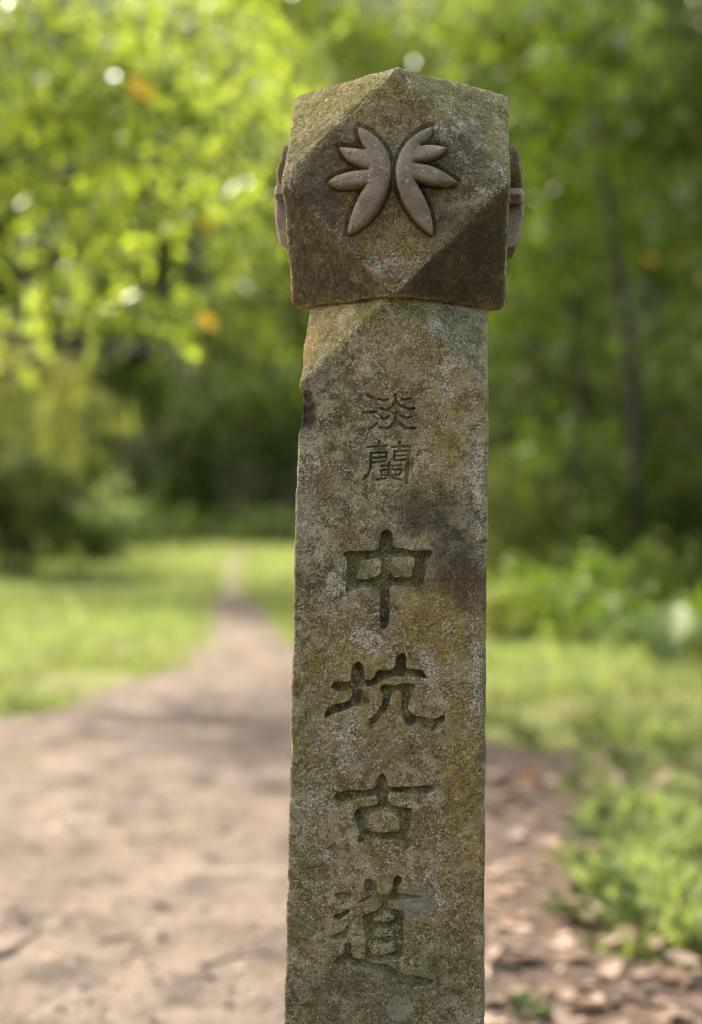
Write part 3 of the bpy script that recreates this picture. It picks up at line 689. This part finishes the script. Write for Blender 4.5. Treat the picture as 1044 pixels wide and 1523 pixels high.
# right-hand trees
tree('slender_tree', 'slender tree with a dark bent trunk behind the right hand grass', at(950, 872, 17.5) * [1, 1, 0], [at(950, 880, 17.5) * [1, 1, 0], at(948, 760, 17.5), at(944, 640, 17.5), at(935, 500, 17.4), at(915, 380, 17.3), at(890, 200, 17)], .075,
     [E(840, 60, 16, 1.0, 1, .7), E(960, 120, 16.5, 1.0, 1, .7), E(800, 260, 16.5, .8, .9, .6), E(1020, 300, 16.5, .9, .9, .6), E(880, 330, 18, .8, .8, .6), E(780, 420, 17.5, .6, .7, .45), E(1100, 100, 16, 1.2, 1, .8), E(1010, 480, 18.2, .7, .7, .45)],
     .15, 480, 17, M_L_MID, 5, 'trees around the clearing', .42, yellow=[(958, 380, 14.5, .15)])
tree('slender_tree', 'dark leafy tree with a thin leaning stem close behind the post', at(870, 860, 20) * [1, 1, 0], [at(872, 866, 20) * [1, 1, 0], at(868, 700, 20), at(858, 520, 19.8), at(845, 420, 19.5), at(830, 260, 19)], .075,
     [E(770, 120, 19, 1.0, 1, .8), E(800, 540, 18.5, .8, .9, .7), E(900, 600, 19, .8, .8, .6), E(760, 640, 18.8, .6, .7, .5), E(990, 640, 18.8, .8, .8, .7), E(870, 200, 19.5, 1.2, 1, 1.0), E(740, 300, 19.5, .8, .8, .8)],
     .15, 470, 17, M_L_DARK, 6, 'trees around the clearing', .4)
tree('sapling', 'thin bare dark sapling leaning before the right hand trees', at(952, 905, 13.5) * [1, 1, 0], [at(952, 905, 13.5) * [1, 1, 0], at(948, 760, 13.5), at(944, 620, 13.5), at(932, 480, 13.5), at(912, 350, 13.5), at(892, 230, 13.4), at(880, 90, 13.3)], .052,
     [E(860, 40, 13.2, .45, .45, .3), E(960, 90, 13.4, .4, .4, .25)], .12, 50, 14, M_L_MID, 9, 'trees around the clearing')
tree('sapling', 'short slanting dark sapling between the post and the bare leaning one', at(838, 890, 14.2) * [1, 1, 0], [at(838, 890, 14.2) * [1, 1, 0], at(846, 760, 14.2), at(862, 620, 14.2), at(858, 500, 14.2), at(838, 400, 14.1)], .036,
     [E(830, 380, 14, .4, .4, .3), E(800, 470, 14, .3, .3, .2)], .12, 40, 14, M_L_MID, 10, 'trees around the clearing')
tree('broadleaf_tree', 'shady dark green tree at the right edge of the clearing', (4.0, 13.0, 0), [(4.0, 13, -.1), (3.9, 13, 2), (3.4, 12.8, 4.4)], .15,
     [E(1010, 40, 12, .8, .8, .55), E(1090, 220, 12, .9, .9, .7), E(1130, 450, 12.5, .8, .8, .7), E(930, -40, 12, .9, .9, .5), E(1000, 190, 12.5, .5, .6, .35), E(1220, 100, 12, 1.2, 1.2, .9)],
     .12, 300, 16, M_L_DARK, 7, 'trees around the clearing', .42)
shrub('wood_edge_bush', 'sunlit yellow-green bush beside the post at the right wood edge', 778, 15.0, 1.0, 1.3, .12, 100, 16, M_L_OLIVE, 31, UG)
shrub('wood_edge_bush', 'leafy mid green bush between the two slender trunks', 845, 16.5, 1.5, 1.8, .13, 110, 16, M_L_MID, 32, UG)
shrub('wood_edge_bush', 'dark green bush at the foot of the bent trunk', 975, 13.6, 1.3, 1.5, .12, 150, 16, M_L_DARK, 33, UG)
shrub('wood_edge_bush', 'dark bush at the outer right edge of the wood', 1130, 14.0, 1.8, 2.4, .13, 120, 16, M_L_DARK, 34, UG)
shrub('wood_edge_bush', 'dark leafy bush spreading before the thin leaning stem', 885, 15.0, 1.3, 1.7, .12, 150, 16, M_L_DARK, 38, UG)
shrub('wood_edge_bush', 'tall dark bush behind the sunlit yellow-green bush', 730, 22, 2.2, 3.4, .15, 190, 16, M_L_DARK, 35, UG)
shrub('wood_edge_bush', 'tall shaded bush deep between the slender trunks', 920, 24, 3.0, 4.2, .16, 190, 16, M_L_DARK, 36, UG)
shrub('wood_edge_bush', 'tall shaded bush deep behind the outer right tree', 1080, 22, 2.6, 4.0, .16, 170, 16, M_L_DARK, 37, UG)

for i, (px, d, w, h, mt, lab) in enumerate([(760, 11.5, .6, .42, M_L_OLIVE, 'low yellowish herb tuft on the right lawn beside the post'), (850, 11.0, .7, .5, M_L_MID, 'low green herb tuft before the wood edge bushes'), (920, 12.2, .8, .62, M_L_MID, 'knee high green herb tuft behind the smaller broad leaved plant'),
                                            (1060, 9.6, .8, .6, M_L_MID, 'leafy herb tuft beside the large broad leaved plant'), (800, 13.0, .8, .6, M_L_MID, 'leafy herb tuft at the foot of the sunlit bush'), (1000, 11.2, .9, .7, M_L_DARK, 'dark herb tuft behind the large broad leaved plant')]):
    shrub('herb_tuft', lab, px, d, w, h, .10, 45, 13, mt, 900 + i, UG, .42, .3, .2, 'herb')
for i, (px, w, dd, hh, lab) in enumerate([(195, 2.6, 31.5, .9, 'low shaded bush at the far lawn edge under the hollow'), (290, 2.4, 35.0, .7, 'low shaded bush at the far lawn edge left of the path end'), (430, 2.8, 34.0, .8, 'low shaded bush at the far lawn edge right of the path end'), (105, 2.4, 26.5, .9, 'low shaded bush at the far lawn edge behind the pale bush')]):
    shrub('low_bush', lab, px, dd, w, hh, .16, 110, 14, M_L_DARK, 920 + i, UG, .45, .4, .2)
# ------------------------------------------------------------------ grass and weeds
def scatter(n, y0, y1, xw, r):
    """points over the ground, density falling with distance"""
    y = y0 * (y1 / y0) ** r.uniform(0, 1, n); x = r.uniform(-1, 1, n) * (xw + y * .33)
    return x, y
def grass(name, label, n, y0, y1, hgt, mat, seed, margin, sel=None, wscale=1.0):
    r = np.random.default_rng(seed); x, y = scatter(n, y0, y1, .6, r)
    sd = dirt_sd(x, y); p = np.stack([x, y, 0 * x], 1)
    cl = fbm(p, 1.3, 3, seed)
    ok = (sd < margin) & (cl > np.where((x > 0) & (y < 7), .10, np.where((x > 0) & (y < 12), -.08, -.35)))
    if sel is not None: ok &= sel(x, y)
    x, y, sd, cl = x[ok], y[ok], sd[ok], cl[ok]; n = len(x)
    h = hgt * r.uniform(.5, 1.3, n) * (1 + .5 * cl) * smooth(.12, -.25, sd).clip(.35, 1)
    w = (.006 + .0011 * y) * r.uniform(.7, 1.4, n) * wscale
    an = r.uniform(0, 2 * math.pi, n); lean = r.uniform(.15, .9, n)
    dx, dy = np.cos(an), np.sin(an); z = ground_h(x, y) - .01
    B = np.stack([x, y, z], 1); S = np.stack([-dy, dx, 0 * x], 1) * w[:, None] * .5
    M = B + np.stack([dx * lean * h * .35, dy * lean * h * .35, h * .62], 1)
    Tp = B + np.stack([dx * lean * h, dy * lean * h, h * (1.05 - .3 * lean)], 1)
    V = np.stack([B - S, B + S, M + S * .8, M - S * .8, Tp], 1).reshape(-1, 3)
    k = np.arange(n)[:, None] * 5
    return tag(add(name, mesh_np(name, V, [k + np.array([[0, 1, 2, 3]]), k + np.array([[3, 2, 4]])], False), mat), label, 'grass', kind='stuff')
grass('lawn_grass', 'bright short lawn grass on both sides of the path', 150000, 3.2, 42, .10, M_GRASS, 301, .02)
grass('dry_grass', 'straw-coloured grass mixed into the turf beside the path', 26000, 3.2, 30, .13, M_GRASS_DRY, 302, .10, lambda x, y: (fbm(np.stack([x, y, 0 * x], 1), .7, 2, 5) > -.05))

def weed(label, x, y, size, n, seed, mat, name='leafy_weed', leaf=.045):
    r = np.random.default_rng(seed)
    T = thing(name, (x, y, float(ground_h(np.array([x]), np.array([y]))[0])), label, 'weed', 'low weeds at the right edge of the path')
    st = []; P = []; D = []; Nn = []
    for _ in range(n):
        a = r.uniform(0, 2 * math.pi); l = size * r.uniform(.5, 1)
        tip = np.array([math.cos(a) * l * .8, math.sin(a) * l * .8, l * r.uniform(.35, .8)])
        st.append(tube([(0, 0, -.02), tip * .5 + [0, 0, l * .15], tip], [.0035, .0028, .0015], 4))
        for t in np.linspace(.35, 1, 5):
            for s in (-1, 1):
                P.append(tip * t + [0, 0, l * .15 * math.sin(t * math.pi)]); dd = np.array([-tip[1], tip[0], 0]) * s / l + tip / l * .7
                D.append(dd + r.normal(0, .2, 3)); Nn.append(np.array([0, 0, 1]) + r.normal(0, .3, 3))
    v, f = join(st); add('stem', mesh_np('stem', v, f), mat, T)
    L = leaf * r.uniform(.7, 1.3, len(P))
    v, f = leaves(np.array(P), np.array(D), np.array(Nn), L, L * .6, LEAF4)
    add('foliage', mesh_np('foliage', v, f), mat, T); return T
r = np.random.default_rng(77)
spots = [(900, 1240), (950, 1215), (1000, 1230), (1040, 1200), (890, 1275), (940, 1265), (985, 1270), (1030, 1260), (880, 1385), (925, 1350), (965, 1380), (1010, 1340), (1040, 1390), (990, 1410), (1035, 1310), (1060, 1430),
         (860, 1180), (930, 1150), (1010, 1140), (1075, 1170), (880, 1110), (970, 1090), (1090, 1280), (1085, 1350), (870, 1345), (780, 1518), (905, 1395), (800, 1120)]
for i, (a, b) in enumerate(spots):
    q = on_ground(a, b)
    small = a < 880 and b > 1300
    weed('small leafy green weed sprouting from the bare litter' if small else ('low leafy green weed in the patch at the litter edge' if 1180 <= b <= 1300 else 'low leafy green weed in the lower patch above the bare litter' if b > 1300 else 'low leafy green weed in the thin grass behind the weed patch'), q[0], q[1], .05 if small else r.uniform(.10, .17), 3 if small else 6, 400 + i, M_WEED)
# broad-leaved plant
def broad_plant(label, px, py, specs, seed):
    r = np.random.default_rng(seed); q = on_ground(px, py)
    T = thing('broad_leaved_plant', tuple(q), label, 'plant', 'broad leaved plants on the right')
    for (dx, dz, L, Wd, yaw, pitch) in specs:
        tip = np.array([dx, r.uniform(-.1, .1), dz])
        v, f = tube([(0, 0, -.03), tip * [.4, .4, .6], tip], [.014, .011, .007], 6); add('stem', mesh_np('stem', v, f), M_L_MID, T)
        n = 9; t = np.linspace(0, 1, n); half = Wd * .5 * np.sin(np.clip(t * .93 + .07, 0, 1) * math.pi) ** .75 * (1.25 - .6 * t)
        rows = []
        for tt, hh in zip(t, half):
            zc = .12 * L * math.sin(tt * 2.2) - .22 * L * tt * tt
            for s in (-1, -.5, 0, .5, 1): rows.append((s * hh, tt * L, zc + abs(s) * hh * .28 + .01 * math.sin(tt * 14) * abs(s)))
        R = np.array(Euler((pitch, 0, yaw)).to_matrix()); V = np.array(rows) @ R.T + tip
        add('leaf', mesh_np('leaf', V, grid_faces(n, 5)), M_L_PALE, T)
    return T
broad_plant('pale broad leaved plant with large drooping leaves beside the right wood edge', 985, 1010, [(.10, .42, .42, .26, 2.6, -1.0), (-.04, .30, .34, .22, 3.5, -.9), (-.22, .34, .32, .20, 4.2, -.7), (.24, .36, .34, .22, 1.9, -.7), (.02, .20, .28, .18, 3.0, -.8)], 501)
broad_plant('smaller broad leaved plant between grass and dark bush', 905, 985, [(.06, .34, .30, .16, 2.8, -.9), (-.12, .28, .28, .16, 3.8, -.8), (.12, .24, .24, .15, 2.0, -.7), (-.02, .42, .26, .13, 3.2, -.5)], 502)

# ------------------------------------------------------------------ litter on the path
def dead_mesh(seed):
    r = np.random.default_rng(seed); n = 7; t = np.linspace(0, 1, n); cu = r.uniform(.1, .5); tw = r.uniform(-.6, .6); rows = []
    for tt in t:
        hh = .24 * math.sin(max(.04, min(.97, tt)) * math.pi) ** .8
        for s in (-1, 0, 1): rows.append((s * hh, tt - .5, cu * (tt - .5) ** 2 + abs(s) * hh * cu * .9 + s * hh * tw * (tt - .5) + r.normal(0, .012)))
    V = np.array(rows); V[:, 2] -= V[:, 2].min(); return mesh_np('fallen_leaf', V, grid_faces(n, 3))
DM = []
for k in range(3):
    row = []
    for j in range(4):
        m = dead_mesh(600 + j + 4 * k); m.materials.append(M_DL[k]); row.append(m)
    DM.append(row)
LAB = ['tan curled dead leaf lying on the litter right of the post', 'brown curled dead leaf lying on the litter right of the post', 'orange dead leaf lying by the dark twig behind the post']
LABL = ['tan dead leaf lying alone on the open dirt path', 'brown dead leaf lying alone on the open dirt path']
r = np.random.default_rng(88)
picks = [(786, 1168, 2, .105), (824, 1172, 0, .10), (858, 1205, 0, .10), (912, 1205, 0, .09), (772, 1398, 0, .09), (752, 1295, 0, .09), (790, 1320, 0, .08), (730, 1160, 0, .1), (880, 1180, 0, .09), (960, 1310, 0, .06), (985, 1315, 1, .06), (945, 1395, 0, .07), (965, 1405, 0, .07)]
for _ in range(210):
    a = r.uniform(690, 1120); b = 1130 + 420 * r.uniform(0, 1) ** .8
    picks.append((a, b, int(r.choice([0, 1], p=[.6, .4])), r.uniform(.045, .10)))
for _ in range(16): picks.append((r.uniform(-60, 420), r.uniform(1120, 1520), int(r.choice([0, 1])), r.uniform(.025, .05)))
for a, b, k, s in picks:
    q = on_ground(a, b); o = add('fallen_leaf', DM[k][int(r.integers(4))]); o.scale = (s, s, s)
    o.location = (q[0], q[1], float(dirt_z(q[0], q[1])[0]) + (.004 if dirt_sd(q[:1], q[1:2])[0] > .05 else .035))
    o.rotation_euler = (r.normal(0, .25), r.normal(0, .25), r.uniform(0, 6.28))
    left = a < 500; sz = 'small ' if s < .062 else ('broad ' if s > .085 else '')
    lab = LABL[k] if left else (LAB[2] if k == 2 else '%s%s curled dead leaf %s' % (sz, ('tan', 'brown')[k], 'lying in the far litter behind the post' if b < 1230 else ('lying in the litter below the weed patch' if a > 850 else 'lying in the litter close beside the post')))
    tag(o, lab, 'leaf', 'dead leaves on the open path' if left else ('dead leaves in the litter' if k < 2 else None))
def litter(n, seed):
    r = np.random.default_rng(seed); x = r.uniform(-2.4, 3.2, n); y = 2.6 * (9 / 2.6) ** r.uniform(0, 1, n)
    pr = smooth(.0, .6, x - .02 * y) * .95 + .05
    pr = np.maximum(pr, .22); ok = (r.uniform(0, 1, n) < pr) & (dirt_sd(x, y) > -.5); x, y = x[ok], y[ok]; n = len(x)
    an = r.uniform(0, 6.28, n); s = r.uniform(.012, .04, n)
    v, f = leaves(np.stack([x, y, dirt_z(x, y) + .006], 1), np.stack([np.cos(an), np.sin(an), r.normal(0, .25, n)], 1), np.array([0, 0, 1]) + r.normal(0, .3, (n, 3)), s, s * r.uniform(.2, .6, n))
    return mesh_np('leaf_litter', v, f, False)
tag(add('leaf_litter', litter(9000, 90), M_DL[1]), 'fine brown crumbled leaf litter on the dirt', 'litter', kind='stuff')
tag(add('pale_leaf_litter', litter(4500, 91), M_DL[0]), 'fine pale crumbled leaf litter on the dirt', 'litter', kind='stuff')
def clods(n, seed):
    r = np.random.default_rng(seed); x = r.uniform(-3, 2.6, n); y = 2.6 * (12 / 2.6) ** r.uniform(0, 1, n)
    ok = dirt_sd(x, y) > .05; x, y = x[ok], y[ok]; n = len(x)
    T = np.array([(1, 0, 0), (.2, .9, 0), (-.9, .3, 0), (-.5, -.8, 0), (.6, -.7, 0), (.1, 0, .8), (0, .1, -.6)])
    Fc = np.array([(0, 1, 5), (1, 2, 5), (2, 3, 5), (3, 4, 5), (4, 0, 5), (1, 0, 6), (2, 1, 6), (3, 2, 6), (4, 3, 6), (0, 4, 6)])
    sz = .003 + .012 * r.uniform(0, 1, n) ** 3; V = T[None] * sz[:, None, None] * r.uniform(.6, 1.3, (n, 7, 3))
    a = r.uniform(0, 6.28, n); c, d = np.cos(a)[:, None], np.sin(a)[:, None]
    V = np.stack([V[:, :, 0] * c - V[:, :, 1] * d, V[:, :, 0] * d + V[:, :, 1] * c, V[:, :, 2]], -1) + np.stack([x, y, dirt_z(x, y) + sz * .05], 1)[:, None]
    return mesh_np('dirt_clods', V.reshape(-1, 3), (np.arange(n)[:, None, None] * 7 + Fc[None]).reshape(-1, 3), False)
tag(add('dirt_clods', clods(5000, 95), M_DIRT), 'small clods and grit strewn over the trodden dirt', 'grit', kind='stuff')
def twig(label, pix, rad, seed):
    r = np.random.default_rng(seed); P = np.array([on_ground(a, b) for a, b in pix])
    t = np.linspace(0, len(P) - 1, 4 * len(P)); i = np.minimum(t.astype(int), len(P) - 2); f = (t - i)[:, None]
    Q = P[i] * (1 - f) + P[i + 1] * f + r.normal(0, rad * .35, (len(t), 3))
    Q[:, 2] = dirt_z(Q[:, 0], Q[:, 1]) + rad * .25
    v, fc = tube(Q, np.linspace(rad, rad * .5, len(t)), 7)
    b0 = Q[0].copy(); o = add('fallen_twig', mesh_np('fallen_twig', v - b0, fc), M_TWIG); o.location = tuple(b0)
    return tag(o, label, 'twig', 'twigs on the path')
twig('thick bent twig lying across the lower left of the dirt path', [(-30, 1455), (10, 1440), (40, 1422), (58, 1400), (30, 1396)], .011, 1)
twig('short thin twig on the dirt between the bent twig and the post', [(150, 1422), (180, 1418), (212, 1406)], .006, 2)
twig('forked-looking dark twig close beside the post foot', [(300, 1470), (340, 1455), (400, 1448)], .007, 3)
twig('long dark twig beside the orange leaf behind the post', [(640, 1222), (720, 1216), (780, 1206), (832, 1196)], .014, 4)
twig('dark twig half buried in the litter by the weeds', [(915, 1503), (945, 1496), (975, 1490)], .010, 5)
twig('brown twig across the litter behind the post', [(690, 1250), (760, 1256), (850, 1262)], .012, 6)
